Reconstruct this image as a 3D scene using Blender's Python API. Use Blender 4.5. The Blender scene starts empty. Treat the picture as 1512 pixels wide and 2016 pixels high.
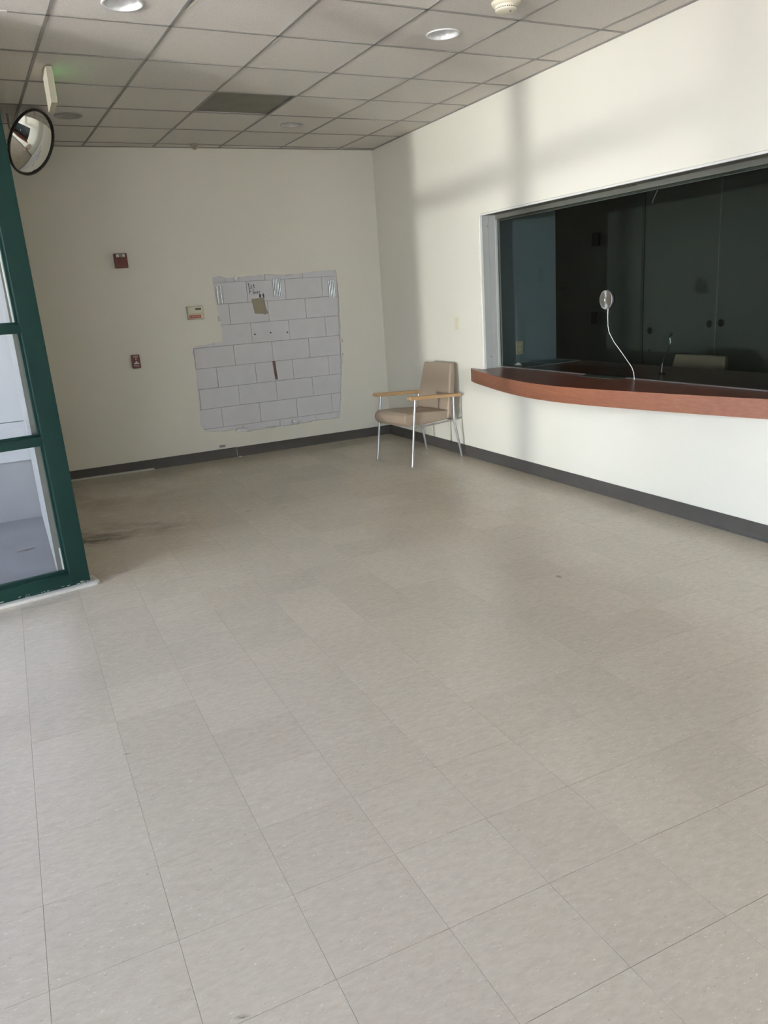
import bpy, bmesh, math, random
from mathutils import Vector, Matrix
from mathutils.geometry import tessellate_polygon
random.seed(7)
S = bpy.context.scene
COL = S.collection

# ------------------------------------------------------------------ camera
CAM_R = (Vector((0.8991, -0.4325, -0.0677)), Vector((-0.1764, -0.2162, -0.9603)), Vector((0.4007, 0.8753, -0.2707)))
EYE = Vector((0.0, 0.0, 1.5292))
FPX = 1525.1
cam = bpy.data.objects.new('camera', bpy.data.cameras.new('camera'))
COL.objects.link(cam)
_r, _d, _f = [v.normalized() for v in CAM_R]
cam.matrix_world = Matrix(((_r.x, -_d.x, -_f.x, EYE.x), (_r.y, -_d.y, -_f.y, EYE.y), (_r.z, -_d.z, -_f.z, EYE.z), (0, 0, 0, 1)))
cam.data.sensor_fit = 'AUTO'; cam.data.sensor_width = 36.0
cam.data.lens = FPX / 2016 * 36.0
cam.data.clip_start = 0.02; cam.data.clip_end = 300
S.camera = cam

# ------------------------------------------------------------------ light
S.view_settings.view_transform = 'Standard'; S.view_settings.look = 'None'
S.view_settings.gamma = 1.0; S.view_settings.use_curve_mapping = False
S.view_settings.exposure = 1.6
w = bpy.data.worlds.new('sky'); S.world = w; w.use_nodes = True
wn = w.node_tree; wn.nodes.clear()
sky = wn.nodes.new('ShaderNodeTexSky'); sky.sky_type = 'NISHITA'; sky.sun_disc = False
sky.sun_elevation = math.radians(68); sky.sun_rotation = math.radians(90); sky.air_density = 1.2; sky.dust_density = 3.5
bg = wn.nodes.new('ShaderNodeBackground'); bg.inputs['Strength'].default_value = 0.53
wo = wn.nodes.new('ShaderNodeOutputWorld')
wb = wn.nodes.new('ShaderNodeMix'); wb.data_type = 'RGBA'; wb.blend_type = 'MULTIPLY'; wb.inputs[0].default_value = 1; wb.inputs[7].default_value = (1.03, .95, 1.07, 1)
wn.links.new(sky.outputs[0], wb.inputs[6]); wn.links.new(wb.outputs[2], bg.inputs[0]); wn.links.new(bg.outputs[0], wo.inputs[0])

def lamp(name, kind, loc, direction, energy, color, **kw):
    d = bpy.data.lights.new(name, kind); d.energy = energy; d.color = color
    for k, v in kw.items(): setattr(d, k, v)
    o = bpy.data.objects.new(name, d); COL.objects.link(o); o.location = loc
    o.rotation_euler = Vector(direction).to_track_quat('-Z', 'Y').to_euler()
    return o
# midday sun over the roof: it reaches the pavement and the added facade outside
lamp('sun', 'SUN', (0, 0, 12), (-0.72, -0.40, -0.60), 16.8, (1.0, 0.97, 0.93), angle=0.01)
# spot standing in for sun glints outside: soft window-shaped patches on the right wall
lamp('outdoor_spot', 'SPOT', (-9.0, -1.6, 1.25), (12.76, 8.4, 0.8), 1550, (1.0, 0.98, 0.95), spot_size=0.50, spot_blend=0.9, shadow_soft_size=0.13)
lamp('outdoor_spot', 'SPOT', (-5.0, -12.0, 1.1), (0.38, 1.0, 0.01), 110, (1.0, 0.97, 0.92), spot_size=0.5, spot_blend=0.6, shadow_soft_size=0.7)  # added spot with no source of its own, brightening the back wall

# light portals at the two big window walls (they only guide the sampling of the sky)
WA, WB = Vector((-1.68, 4.33, 0)), Vector((-3.75, -2.8, 0))      # ends of the slanted window wall left of the frame
wd = WB - WA; WLN = wd.length; wd.normalize(); wnrm = Vector((-wd.y, wd.x, 0))
def portal(name, loc, rot, sx, sy):
    d = bpy.data.lights.new(name, 'AREA'); d.shape = 'RECTANGLE'; d.size = sx; d.size_y = sy; d.cycles.is_portal = True
    o = bpy.data.objects.new(name, d); COL.objects.link(o); o.location = loc; o.rotation_euler = rot
portal('front_portal', (-1.92, -2.96, 1.4), (math.pi/2, 0, math.pi), 3.5, 2.8)
_pc = WA + wd*WLN/2 - wnrm*.14
portal('side_portal', (_pc.x, _pc.y, 1.48), (math.pi/2, 0, math.atan2(wnrm.y, wnrm.x) + math.pi/2), WLN, 2.8)

# ------------------------------------------------------------------ helpers
class MB:
    def __init__(s): s.v = []; s.f = []; s.sm = []
    def add(s, v, f, smooth=False):
        n = len(s.v); s.v += [Vector(p) for p in v]; s.f += [tuple(i + n for i in q) for q in f]; s.sm += [smooth] * len(f); return s
    def box(s, x0, x1, y0, y1, z0, z1):
        v = [(x0,y0,z0),(x1,y0,z0),(x1,y1,z0),(x0,y1,z0),(x0,y0,z1),(x1,y0,z1),(x1,y1,z1),(x0,y1,z1)]
        return s.add(v, [(3,2,1,0),(4,5,6,7),(0,1,5,4),(1,2,6,5),(2,3,7,6),(3,0,4,7)])
    def obox(s, o, a, b, c):           # corner plus three edge vectors (right-handed)
        o, a, b, c = map(Vector, (o, a, b, c))
        v = [o, o+a, o+a+b, o+b, o+c, o+a+c, o+a+b+c, o+b+c]
        return s.add(v, [(3,2,1,0),(4,5,6,7),(0,1,5,4),(1,2,6,5),(2,3,7,6),(3,0,4,7)])
    def tube(s, pts, r, n=10, cap=True):
        pts = [Vector(p) for p in pts]; m = len(pts); rs = r if isinstance(r, (list, tuple)) else [r] * m
        V = []; F = []; up = None
        for i, p in enumerate(pts):
            t = (pts[min(i+1, m-1)] - pts[max(i-1, 0)]).normalized()
            if up is None: up = Vector((0, 0, 1)) if abs(t.z) < .9 else Vector((1, 0, 0))
            a = t.cross(up).normalized(); b = a.cross(t).normalized(); up = b
            for k in range(n):
                g = 2 * math.pi * k / n; V.append(p + (a * math.cos(g) + b * math.sin(g)) * rs[i])
        for i in range(m - 1):
            for k in range(n): F.append((i*n+k, i*n+(k+1) % n, (i+1)*n+(k+1) % n, (i+1)*n+k))
        s.add(V, F, True)
        if cap: s.add(V[:n], [tuple(range(n))[::-1]]); s.add(V[-n:], [tuple(range(n))])
        return s
    def lathe(s, prof, o, axis, n=32, smooth=True):   # prof: (radius, height along axis)
        o = Vector(o); t = Vector(axis).normalized(); u = Vector((0, 0, 1)) if abs(t.z) < .9 else Vector((1, 0, 0))
        a = t.cross(u).normalized(); b = t.cross(a)
        V = []; F = []
        for r, h in prof:
            for k in range(n):
                g = 2 * math.pi * k / n; V.append(o + t * h + (a * math.cos(g) + b * math.sin(g)) * max(r, 1e-5))
        for i in range(len(prof) - 1):
            for k in range(n): F.append((i*n+k, i*n+(k+1) % n, (i+1)*n+(k+1) % n, (i+1)*n+k))
        return s.add(V, F, smooth)
    def prism(s, loops, vec):          # planar loops of 3D points (outer first, then holes), thickened by vec
        vec = Vector(vec); L = [[Vector(p) for p in l] for l in loops]
        flat = [p for l in L for p in l]; n = len(flat)
        tris = tessellate_polygon(L)
        s.add(flat, [tuple(t) for t in tris]); s.add([p + vec for p in flat], [tuple(t)[::-1] for t in tris])
        for l in L:
            m = len(l); V = l + [p + vec for p in l]
            s.add(V, [(k, (k+1) % m, (k+1) % m + m, k + m) for k in range(m)])
        return s
    def build(s, name, mat, parent=None, at=(0, 0, 0), bevel=0, seg=2, weld=False):
        at = Vector(at); me = bpy.data.meshes.new(name)
        me.from_pydata([p - at for p in s.v], [], s.f); me.polygons.foreach_set('use_smooth', s.sm)
        bm = bmesh.new(); bm.from_mesh(me)
        if weld or bevel: bmesh.ops.remove_doubles(bm, verts=bm.verts, dist=1e-5)
        bmesh.ops.recalc_face_normals(bm, faces=bm.faces)
        bm.to_mesh(me); bm.free()
        me.materials.append(mat)
        o = bpy.data.objects.new(name, me); COL.objects.link(o)
        if parent: o.parent = parent
        else: o.location = at
        if bevel:
            m = o.modifiers.new('bevel', 'BEVEL'); m.width = bevel; m.segments = seg; m.limit_method = 'ANGLE'
        return o
def tag(o, label, cat, group=None):
    o['label'] = label; o['category'] = cat
    if group: o['group'] = group
    return o
def thing(name, loc, label, cat, group=None):
    o = bpy.data.objects.new(name, None); COL.objects.link(o); o.location = loc; o.empty_display_size = .1
    return tag(o, label, cat, group)
def struct(o): o['kind'] = 'structure'; return o
def root(name):
    o = bpy.data.objects.new(name, None); COL.objects.link(o); return struct(o)
def copy_part(me_obj, name, loc, parent):
    o = bpy.data.objects.new(name, me_obj.data); COL.objects.link(o); o.location = loc; o.parent = parent; return o

# ------------------------------------------------------------------ materials
def newmat(name):
    m = bpy.data.materials.new(name); m.use_nodes = True; nt = m.node_tree
    return m, nt, nt.nodes['Principled BSDF']
def N(nt, t, **kw):
    n = nt.nodes.new(t)
    for k, v in kw.items():
        if k in n.inputs.keys(): n.inputs[k].default_value = v
        else: setattr(n, k, v)
    return n
def mixc(nt, fac, a, b, mode='MIX'):
    n = nt.nodes.new('ShaderNodeMix'); n.data_type = 'RGBA'; n.blend_type = mode
    for sock, val in ((n.inputs[0], fac), (n.inputs[6], a), (n.inputs[7], b)):
        if hasattr(val, 'is_output'): nt.links.new(val, sock)
        else: sock.default_value = val if not isinstance(val, tuple) else (*val, 1)[:4]
    return n.outputs[2]
def ramp(nt, src, p0, p1, c0=(0, 0, 0), c1=(1, 1, 1)):
    r = nt.nodes.new('ShaderNodeValToRGB'); e = r.color_ramp.elements
    e[0].position = p0; e[1].position = p1; e[0].color = (*c0, 1); e[1].color = (*c1, 1)
    nt.links.new(src, r.inputs[0]); return r.outputs[0]
def mat(name, col, rough=.6, metal=0, var=.06, scale=8, bump=0, bscale=150, spec=.5, coat=0):
    m, nt, p = newmat(name)
    tc = N(nt, 'ShaderNodeTexCoord')
    nz = N(nt, 'ShaderNodeTexNoise', Scale=scale, Detail=4.0); nt.links.new(tc.outputs['Object'], nz.inputs['Vector'])
    c = mixc(nt, nz.outputs['Fac'], tuple(x * (1 - var) for x in col), tuple(min(1, x * (1 + var)) for x in col))
    nt.links.new(c, p.inputs['Base Color'])
    p.inputs['Roughness'].default_value = rough; p.inputs['Metallic'].default_value = metal
    p.inputs['Specular IOR Level'].default_value = spec; p.inputs['Coat Weight'].default_value = coat
    if bump:
        b = N(nt, 'ShaderNodeTexNoise', Scale=bscale, Detail=3.0); nt.links.new(tc.outputs['Object'], b.inputs['Vector'])
        bp = N(nt, 'ShaderNodeBump', Strength=bump, Distance=.002); nt.links.new(b.outputs['Fac'], bp.inputs['Height']); nt.links.new(bp.outputs[0], p.inputs['Normal'])
    return m
def glass(name, tint, refl=1.0):
    m, nt, p = newmat(name); nt.nodes.remove(p); out = nt.nodes['Material Output']
    t = N(nt, 'ShaderNodeBsdfTransparent', Color=(*tint, 1)); g = N(nt, 'ShaderNodeBsdfGlossy', Roughness=.0)
    ge = N(nt, 'ShaderNodeNewGeometry'); dt = N(nt, 'ShaderNodeVectorMath', operation='DOT_PRODUCT')
    nt.links.new(ge.outputs['Incoming'], dt.inputs[0]); nt.links.new(ge.outputs['Normal'], dt.inputs[1])
    def math_(op, a, b):
        q = N(nt, 'ShaderNodeMath', operation=op)
        for k, v in ((0, a), (1, b)):
            if hasattr(v, 'is_output'): nt.links.new(v, q.inputs[k])
            elif v is not None: q.inputs[k].default_value = v
        return q.outputs[0]
    c = math_('SUBTRACT', 1.0, math_('ABSOLUTE', dt.outputs['Value'], None))          # Schlick, the same from both sides
    f = math_('ADD', math_('MULTIPLY', math_('POWER', c, 5.0), .96), .04)
    mu = N(nt, 'ShaderNodeMath', operation='MULTIPLY'); mu.inputs[1].default_value = refl
    nt.links.new(f, mu.inputs[0])
    mx = N(nt, 'ShaderNodeMixShader'); nt.links.new(mu.outputs[0], mx.inputs[0]); nt.links.new(t.outputs[0], mx.inputs[1]); nt.links.new(g.outputs[0], mx.inputs[2])
    nt.links.new(mx.outputs[0], out.inputs[0]); return m

M = {}
M['wall'] = mat('wall_paint', (.80, .770, .672), .55, var=.02, scale=3, bump=.12, bscale=260)
M['drywall_core'] = mat('drywall_core', (.50, .49, .46), .9, var=.15, scale=40)
M['block'] = mat('block_paint', (.70, .69, .70), .7, var=.06, scale=9, bump=.25, bscale=180)
M['mortar'] = mat('mortar_paint', (.46, .45, .45), .8, var=.1, scale=30)
M['joint'] = mat('tile_joint', (.30, .26, .21), .9, var=.2, scale=3)
M['base'] = mat('cove_base_vinyl', (.085, .078, .072), .42, var=.2, scale=6)
M['green'] = mat('green_frame_paint', (.006, .032, .025), .5, var=.12, scale=12, spec=.25)
M['sillwhite'] = mat('sill_filler', (.56, .545, .49), .7, var=.15, scale=40)
M['white'] = mat('white_enamel', (.78, .77, .73), .4, var=.03)
M['greyframe'] = mat('grey_jamb_paint', (.42, .43, .41), .45, var=.06, scale=14)
M['headgrey'] = mat('glass_dimmed_head', (.15, .15, .125), .5, var=.1, scale=10)  # darkened in colour to imitate the head seen through tinted glass
M['tbar'] = mat('grid_metal', (.30, .285, .26), .5, var=.1, scale=5)
M['plenum'] = mat('plenum_dark', (.05, .05, .05), .9)
M['concrete'] = mat('concrete', (.22, .22, .23), .85, var=.15, scale=3, bump=.3, bscale=60)
M['pavement'] = mat('pavement', (.50, .455, .395), .9, var=.1, scale=.8)
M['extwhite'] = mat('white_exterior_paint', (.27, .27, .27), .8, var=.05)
M['endgrey'] = mat('grey_sealant_cap', (.15, .145, .135), .85, var=.2, scale=10)
M['facade'] = mat('pale_stucco', (.55, .62, .69), .9, var=.04, scale=.6)
M['render'] = mat('exterior_render', (.36, .365, .37), .85, var=.07, scale=5, bump=.2, bscale=80)
M['vinyl'] = mat('taupe_vinyl', (.36, .28, .21), .42, var=.05, scale=7, bump=.1, bscale=300)
M['oak'] = mat('oak_arm', (.53, .335, .165), .45, var=.12, scale=20)
M['steel'] = mat('satin_silver', (.46, .47, .49), .38, metal=.9, var=.03)
M['brushed'] = mat('brushed_aluminium', (.60, .60, .60), .32, metal=1, var=.06, scale=60)
_p = M['brushed'].node_tree.nodes['Principled BSDF']; _t = M['brushed'].node_tree.nodes.new('ShaderNodeTangent'); _t.direction_type = 'RADIAL'; _t.axis = 'X'
M['brushed'].node_tree.links.new(_t.outputs[0], _p.inputs['Tangent']); _p.inputs['Anisotropic'].default_value = .9
M['chrome'] = mat('bare_galvanized_metal', (.50, .50, .49), .2, metal=1, var=.25, scale=30)
M['red'] = mat('red_plastic', (.17, .038, .028), .4, var=.04)
M['redlabel'] = mat('red_label_ink', (.45, .08, .06), .5, var=.3, scale=120)
M['beige'] = mat('beige_plastic', (.62, .55, .40), .5, var=.04)
M['cream'] = mat('cream_plastic', (.74, .69, .54), .45, var=.04)
M['dark'] = mat('dark_plastic', (.02, .02, .02), .4)
M['display'] = mat('grey_display', (.10, .10, .075), .25)
M['lens'] = mat('clear_lens', (.75, .74, .70), .15, var=.1)
M['paper'] = mat('white_paper', (.82, .82, .80), .8)
M['tan'] = mat('tan_board', (.36, .32, .24), .85, var=.1, scale=30)
M['rust'] = mat('brown_strap_metal', (.16, .09, .065), .6, var=.3, scale=30)
M['ink'] = mat('marker_ink', (.05, .05, .055), .7)
M['rim'] = mat('black_rim', (.02, .015, .012), .45)
M['can'] = mat('white_reflector', (.78, .78, .76), .25, var=.02)
M['candim'] = mat('dimmed_reflector', (.52, .51, .48), .4, var=.05)  # unlit recess of the back downlight put into the colour
M['candark'] = mat('shaded_reflector', (.42, .41, .37), .5, var=.1)  # deeper shade inside the corner downlight put into the colour
M['smoked'] = mat('discoloured_panel', (.25, .235, .195), .9, var=.25, scale=5)
M['plastered'] = mat('torn_gypsum', (.84, .83, .81), .9, var=.1, scale=60, bump=.4)
M['counter_edge'] = None
M['tinted'] = glass('tinted_glass', (.71, .74, .72), .5)
M['clear'] = glass('clear_glass', (.93, .95, .94), 1.0)
M['officewall'] = mat('blue_office_paint', (.22, .295, .34), .6, var=.03)
M['officedark'] = mat('dark_closet_laminate', (.15, .158, .145), .5, var=.06)
M['officefloor'] = mat('office_carpet', (.10, .10, .10), .95)
M['folder'] = mat('dark_folder', (.03, .05, .07), .3)
M['trayg'] = mat('dark_green_tray', (.06, .075, .065), .35)

SCUFF = [(0.21, 1.407, 0.022, 0.008), (0.132, 2.655, 0.02, 0.006), (1.712, 5.576, 0.03, 0.012), (1.449, 5.645, 0.03, 0.012), (2.46, 3.175, 0.02, 0.03)]
def tile_mat():
    m, nt, p = newmat('vinyl_tile')
    tc = N(nt, 'ShaderNodeTexCoord'); oi = N(nt, 'ShaderNodeObjectInfo'); geo = N(nt, 'ShaderNodeNewGeometry')
    vm = N(nt, 'ShaderNodeVectorMath', operation='ADD')
    cx = N(nt, 'ShaderNodeCombineXYZ'); mm = N(nt, 'ShaderNodeMath', operation='MULTIPLY'); mm.inputs[1].default_value = 53.0
    nt.links.new(oi.outputs['Random'], mm.inputs[0])
    for k in 'XYZ': nt.links.new(mm.outputs[0], cx.inputs[k])
    nt.links.new(geo.outputs['Position'], vm.inputs[0]); nt.links.new(cx.outputs[0], vm.inputs[1])
    mp = N(nt, 'ShaderNodeMapping'); mp.inputs['Rotation'].default_value = (0, 0, .6); mp.inputs['Scale'].default_value = (1, 2.4, 1)
    nt.links.new(vm.outputs[0], mp.inputs['Vector'])
    a = N(nt, 'ShaderNodeTexNoise', Scale=26.0, Detail=5.0, Roughness=.65); nt.links.new(mp.outputs[0], a.inputs['Vector'])
    base = ramp(nt, a.outputs['Fac'], .30, .72, (.53, .472, .385), (.63, .572, .475))
    v = N(nt, 'ShaderNodeTexNoise', Scale=75.0, Detail=2.0, Roughness=.5); nt.links.new(mp.outputs[0], v.inputs['Vector'])
    lf = ramp(nt, v.outputs['Fac'], .66, .75); base = mixc(nt, lf, base, (.76, .71, .62))
    df = ramp(nt, v.outputs['Fac'], .25, .32, (1, 1, 1), (0, 0, 0)); base = mixc(nt, df, base, (.42, .37, .30))
    # per-tile shade
    sh = N(nt, 'ShaderNodeMapRange'); sh.inputs['To Min'].default_value = .965; sh.inputs['To Max'].default_value = 1.03
    nt.links.new(oi.outputs['Random'], sh.inputs['Value'])
    cc = N(nt, 'ShaderNodeCombineColor')
    for k in range(3): nt.links.new(sh.outputs[0], cc.inputs[k])
    base = mixc(nt, 1.0, base, cc.outputs[0], 'MULTIPLY')
    # large worn / soiled variation
    l = N(nt, 'ShaderNodeTexNoise', Scale=1.1, Detail=2.0, Roughness=.5); nt.links.new(geo.outputs['Position'], l.inputs['Vector'])
    base = mixc(nt, l.outputs['Fac'], base, mixc(nt, 1.0, base, (.93, .91, .87), 'MULTIPLY'))
    # black scuffs in the corner behind the window post
    def stain(cx_, cy_, rx, ry, streak, amount, base, col):
        mp2 = N(nt, 'ShaderNodeMapping'); mp2.vector_type = 'TEXTURE'
        mp2.inputs['Location'].default_value = (cx_, cy_, 0); mp2.inputs['Scale'].default_value = (rx, ry, 1); mp2.inputs['Rotation'].default_value = (0, 0, -.25)
        nt.links.new(geo.outputs['Position'], mp2.inputs['Vector'])
        ln = N(nt, 'ShaderNodeVectorMath', operation='LENGTH'); nt.links.new(mp2.outputs[0], ln.inputs[0])
        s1 = N(nt, 'ShaderNodeTexNoise', Scale=streak, Detail=6.0, Roughness=.7); nt.links.new(mp2.outputs[0], s1.inputs['Vector'])
        r1 = ramp(nt, ln.outputs['Value'], .2, 1.0, (1, 1, 1), (0, 0, 0)); r2 = ramp(nt, s1.outputs['Fac'], .38, .68)
        q = N(nt, 'ShaderNodeMath', operation='MULTIPLY'); nt.links.new(r1, q.inputs[0]); nt.links.new(r2, q.inputs[1])
        q2 = N(nt, 'ShaderNodeMath', operation='MULTIPLY'); nt.links.new(q.outputs[0], q2.inputs[0]); q2.inputs[1].default_value = amount
        return mixc(nt, q2.outputs[0], base, col)
    base = stain(.30, 5.62, .34, .17, 2.2, 1.5, base, (.06, .048, .035))
    base = stain(.40, 5.75, .80, .40, 2.6, .85, base, (.16, .13, .10))
    for sx, sy, ra, rb in SCUFF: base = stain(sx, sy, ra, rb, 1.5, 1.2, base, (.10, .09, .08))
    base = stain(.50, 6.9, 1.1, 1.2, 1.6, .45, base, (.20, .16, .10))
    nt.links.new(base, p.inputs['Base Color'])
    rr = N(nt, 'ShaderNodeMapRange'); rr.inputs['To Min'].default_value = .20; rr.inputs['To Max'].default_value = .262
    nt.links.new(l.outputs['Fac'], rr.inputs['Value']); nt.links.new(rr.outputs[0], p.inputs['Roughness'])
    p.inputs['Specular IOR Level'].default_value = .5
    return m
M['tile'] = tile_mat()

def panel_mat():
    m, nt, p = newmat('ceiling_panel')
    geo = N(nt, 'ShaderNodeNewGeometry'); oi = N(nt, 'ShaderNodeObjectInfo')
    a = N(nt, 'ShaderNodeTexNoise', Scale=140.0, Detail=3.0, Roughness=.7); nt.links.new(geo.outputs['Position'], a.inputs['Vector'])
    base = ramp(nt, a.outputs['Fac'], .32, .62, (.64, .60, .545), (.77, .73, .67))
    sh = N(nt, 'ShaderNodeMapRange'); sh.inputs['To Min'].default_value = .94; sh.inputs['To Max'].default_value = 1.04
    nt.links.new(oi.outputs['Random'], sh.inputs['Value']); cc = N(nt, 'ShaderNodeCombineColor')
    for k in range(3): nt.links.new(sh.outputs[0], cc.inputs[k])
    base = mixc(nt, 1.0, base, cc.outputs[0], 'MULTIPLY')
    nt.links.new(base, p.inputs['Base Color']); p.inputs['Roughness'].default_value = .85; p.inputs['Specular IOR Level'].default_value = .2
    bp = N(nt, 'ShaderNodeBump', Strength=.35, Distance=.002); nt.links.new(a.outputs['Fac'], bp.inputs['Height']); nt.links.new(bp.outputs[0], p.inputs['Normal'])
    return m
M['panel'] = panel_mat()

def wood_mat(name, c0, c1, rough, coat):
    m, nt, p = newmat(name)
    tc = N(nt, 'ShaderNodeTexCoord'); mp = N(nt, 'ShaderNodeMapping'); mp.inputs['Scale'].default_value = (14, 1.2, 14)
    nt.links.new(tc.outputs['Object'], mp.inputs['Vector'])
    a = N(nt, 'ShaderNodeTexNoise', Scale=5.0, Detail=6.0, Roughness=.6); nt.links.new(mp.outputs[0], a.inputs['Vector'])
    nt.links.new(ramp(nt, a.outputs['Fac'], .3, .7, c0, c1), p.inputs['Base Color'])
    p.inputs['Roughness'].default_value = rough; p.inputs['Coat Weight'].default_value = coat; p.inputs['Coat Roughness'].default_value = .08
    return m
M['counter_top'] = wood_mat('counter_laminate', (.17, .058, .037), (.23, .086, .055), .28, 0)
M['counter_edge'] = wood_mat('counter_edge_band', (.27, .10, .054), (.35, .135, .074), .4, 0)

# ------------------------------------------------------------------ dimensions
X0, Y0, CH = 3.758, 7.873, 2.963        # right wall, back wall, ceiling
XL, YF, TOP = -3.90, -2.8, 3.06         # left limit, front wall, top of walls
WT = .20                                # right wall thickness
OP = (2.88, 5.90, .716, 2.115)          # office window opening: y0 y1 z0 z1
XG = 3.945                              # tinted glass plane

# ------------------------------------------------------------------ floor
floor = struct(MB().prism([[(X0 + .1, YF - .15, -.12), (X0 + .1, Y0 + .2, -.12), (.03, Y0 + .2, -.12), (.03, 4.75, -.12), (-1.74, 4.37, -.12), (-3.88, YF - .15, -.12)]], (0, 0, .1185)).build('floor', M['joint']))
T = .3048; GX, GY = -.1772, 1.6994
def clip_rect(x0, x1, y0, y1): return max(x0, XL), min(x1, X0), max(y0, YF), min(y1, Y0)
def tile_mb(x0, x1, y0, y1, mb=None):
    mb = mb or MB(); c = .0006
    x0 += .0004; x1 -= .0004; y0 += .0006; y1 -= .0006
    V = [(x0,y0,-.0015),(x1,y0,-.0015),(x1,y1,-.0015),(x0,y1,-.0015),(x0,y0,-c),(x1,y0,-c),(x1,y1,-c),(x0,y1,-c),(x0+c,y0+c,0),(x1-c,y0+c,0),(x1-c,y1-c,0),(x0+c,y1-c,0)]
    F = [(8,9,10,11)]
    for k in range(4): F += [(k,(k+1)%4,4+(k+1)%4,4+k),(4+k,4+(k+1)%4,8+(k+1)%4,8+k)]
    return mb.add(V, F)
def in_view(x, y, z=0):
    d = Vector((x, y, z)) - EYE; k = d.dot(_f)
    if k < .3: return None
    u, v = 756 + FPX * d.dot(_r) / k, 1008 + FPX * d.dot(_d) / k
    return (u, v, k) if -60 < u < 1572 and -60 < v < 2076 else None
cells = []
for i in range(-13, 14):
    for j in range(-16, 22):
        x0, x1, y0, y1 = clip_rect(GX + i*T, GX + (i+1)*T, GY + j*T, GY + (j+1)*T)
        if x1 - x0 < .02 or y1 - y0 < .02: continue
        if y0 > 4.62 and x1 < .06: continue
        if y0 > 4.62 and x0 < .17: x0 = .17
        if x1 - x0 < .02: continue
        if y1 > 4.35 and y0 < 4.55 and x1 < .12: y1 = min(y1, 4.62)
        if (x1 + 1.68)*(-7.13) - (y0 - 4.33)*(-2.07) > 0: continue
        vis = any(in_view(x, y) for x in (x0, (x0+x1)/2, x1) for y in (y0, (y0+y1)/2, y1))
        cells.append((not vis, math.hypot((x0+x1)/2, (y0+y1)/2), x0, x1, y0, y1))
cells.sort()
full = None; rest = MB()
for n, (hid, d, x0, x1, y0, y1) in enumerate(cells):
    if n >= 298 or hid: tile_mb(x0, x1, y0, y1, rest); continue
    whole = abs(x1 - x0 - T) < 1e-4 and abs(y1 - y0 - T) < 1e-4
    if whole:
        if full is None: full = tile_mb(-T/2, T/2, -T/2, T/2).build('tile', M['tile'], floor); full.location = ((x0+x1)/2, (y0+y1)/2, 0)
        else: copy_part(full, 'tile', ((x0+x1)/2, (y0+y1)/2, 0), floor)
    else:
        tile_mb(x0, x1, y0, y1).build('tile', M['tile'], floor)
r_ = rest.build('tile_field', M['tile'], floor); r_['kind'] = 'stuff'

# ------------------------------------------------------------------ back wall with the torn opening and block behind
def jag(pts, amp, step=.035):
    out = []
    for k, p in enumerate(pts):
        q = pts[(k+1) % len(pts)]; L = math.dist(p, q); m = max(1, int(L / step))
        for t in range(m):
            a = t / m; x = p[0] + (q[0]-p[0])*a; z = p[1] + (q[1]-p[1])*a
            if t: x += random.uniform(-amp, amp); z += random.uniform(-amp, amp)
            out.append((x, z))
    return out
HOLE = [(1.937,1.796),(2.005,1.806),(2.069,1.783),(2.172,1.787),(2.521,1.795),(2.698,1.781),(2.974,1.800),(3.247,1.803),(3.257,1.641),(3.249,1.297),(3.240,1.034),(3.223,.786),(3.191,.499),(3.155,.255),(2.919,.262),(2.657,.247),(2.44,.252),(2.091,.243),(1.987,.277),(1.673,.295),(1.634,.365),(1.644,.594),(1.650,.762),(1.658,1.010),(1.636,1.094),(1.677,1.153),(1.962,1.177),(1.967,1.311),(1.956,1.426),(1.948,1.556)]
hole = jag(HOLE, .005)
outer = [(.06,0),(X0+.02,0),(X0+.02,TOP),(.06,TOP)]
DT = .030
wall_back = struct(MB().prism([[(x, Y0, z) for x, z in outer], [(x, Y0, z) for x, z in hole]], (0, DT, 0)).build('wall_back', M['wall']))
MB().box(1.2, 3.758, Y0 + DT + .012, Y0 + .2, 0, 2.2).build('mortar_backing', M['mortar'], wall_back)
# blocks: 8 x 16 in running bond
YB = Y0 + DT
blk = {}
for k in range(-1, 9):
    zt = 1.742 - .2032 * k; off = 2.276 if k % 2 == 0 else 2.072
    for m in range(-3, 5):
        xa = off + .4064 * m; xb = xa + .4064; za, zb = zt - .2032, zt
        if xb < 1.55 or xa > 3.32 or zb < .2 or za > 1.86: continue
        g = .0016; dy = random.uniform(0, .003)
        MB().box(xa + g, xb - g, YB + dy, YB + .08, za + g, zb - g).build('block', M['block'], wall_back, bevel=.002, seg=1)
# torn gypsum crumbs along the edge
def crumb(x, z, sx, sz, name='torn_gypsum', m='plastered'):
    mb = MB(); n = 9; V = []
    for k in range(n):
        a = 2*math.pi*k/n; r = random.uniform(.6, 1.1); V.append((x + sx*r*math.cos(a), Y0 - .012 - random.uniform(0, .01), z + sz*r*math.sin(a)))
    V2 = [(x + (p[0]-x)*1.15, Y0 + .012, z + (p[2]-z)*1.15) for p in V]
    mb.add(V + V2 + [(x, Y0 - .032, z)], [(k, (k+1) % n, n + (k+1) % n, n + k) for k in range(n)] + [((k+1) % n, k, 2*n) for k in range(n)])
    return mb.build(name, M[m], wall_back)
for x, z, a, b in ((2.03,.268,.055,.026),(2.09,.262,.03,.02),(2.63,.285,.04,.022),(2.70,.262,.025,.016),(2.17,1.772,.022,.03),(2.74,1.778,.05,.008),(3.245,.92,.010,.03),(3.235,.86,.012,.02),(3.25,1.08,.008,.03),(1.95,1.40,.009,.03),(2.36,.258,.05,.008)):
    crumb(x, z, a, b)
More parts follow.
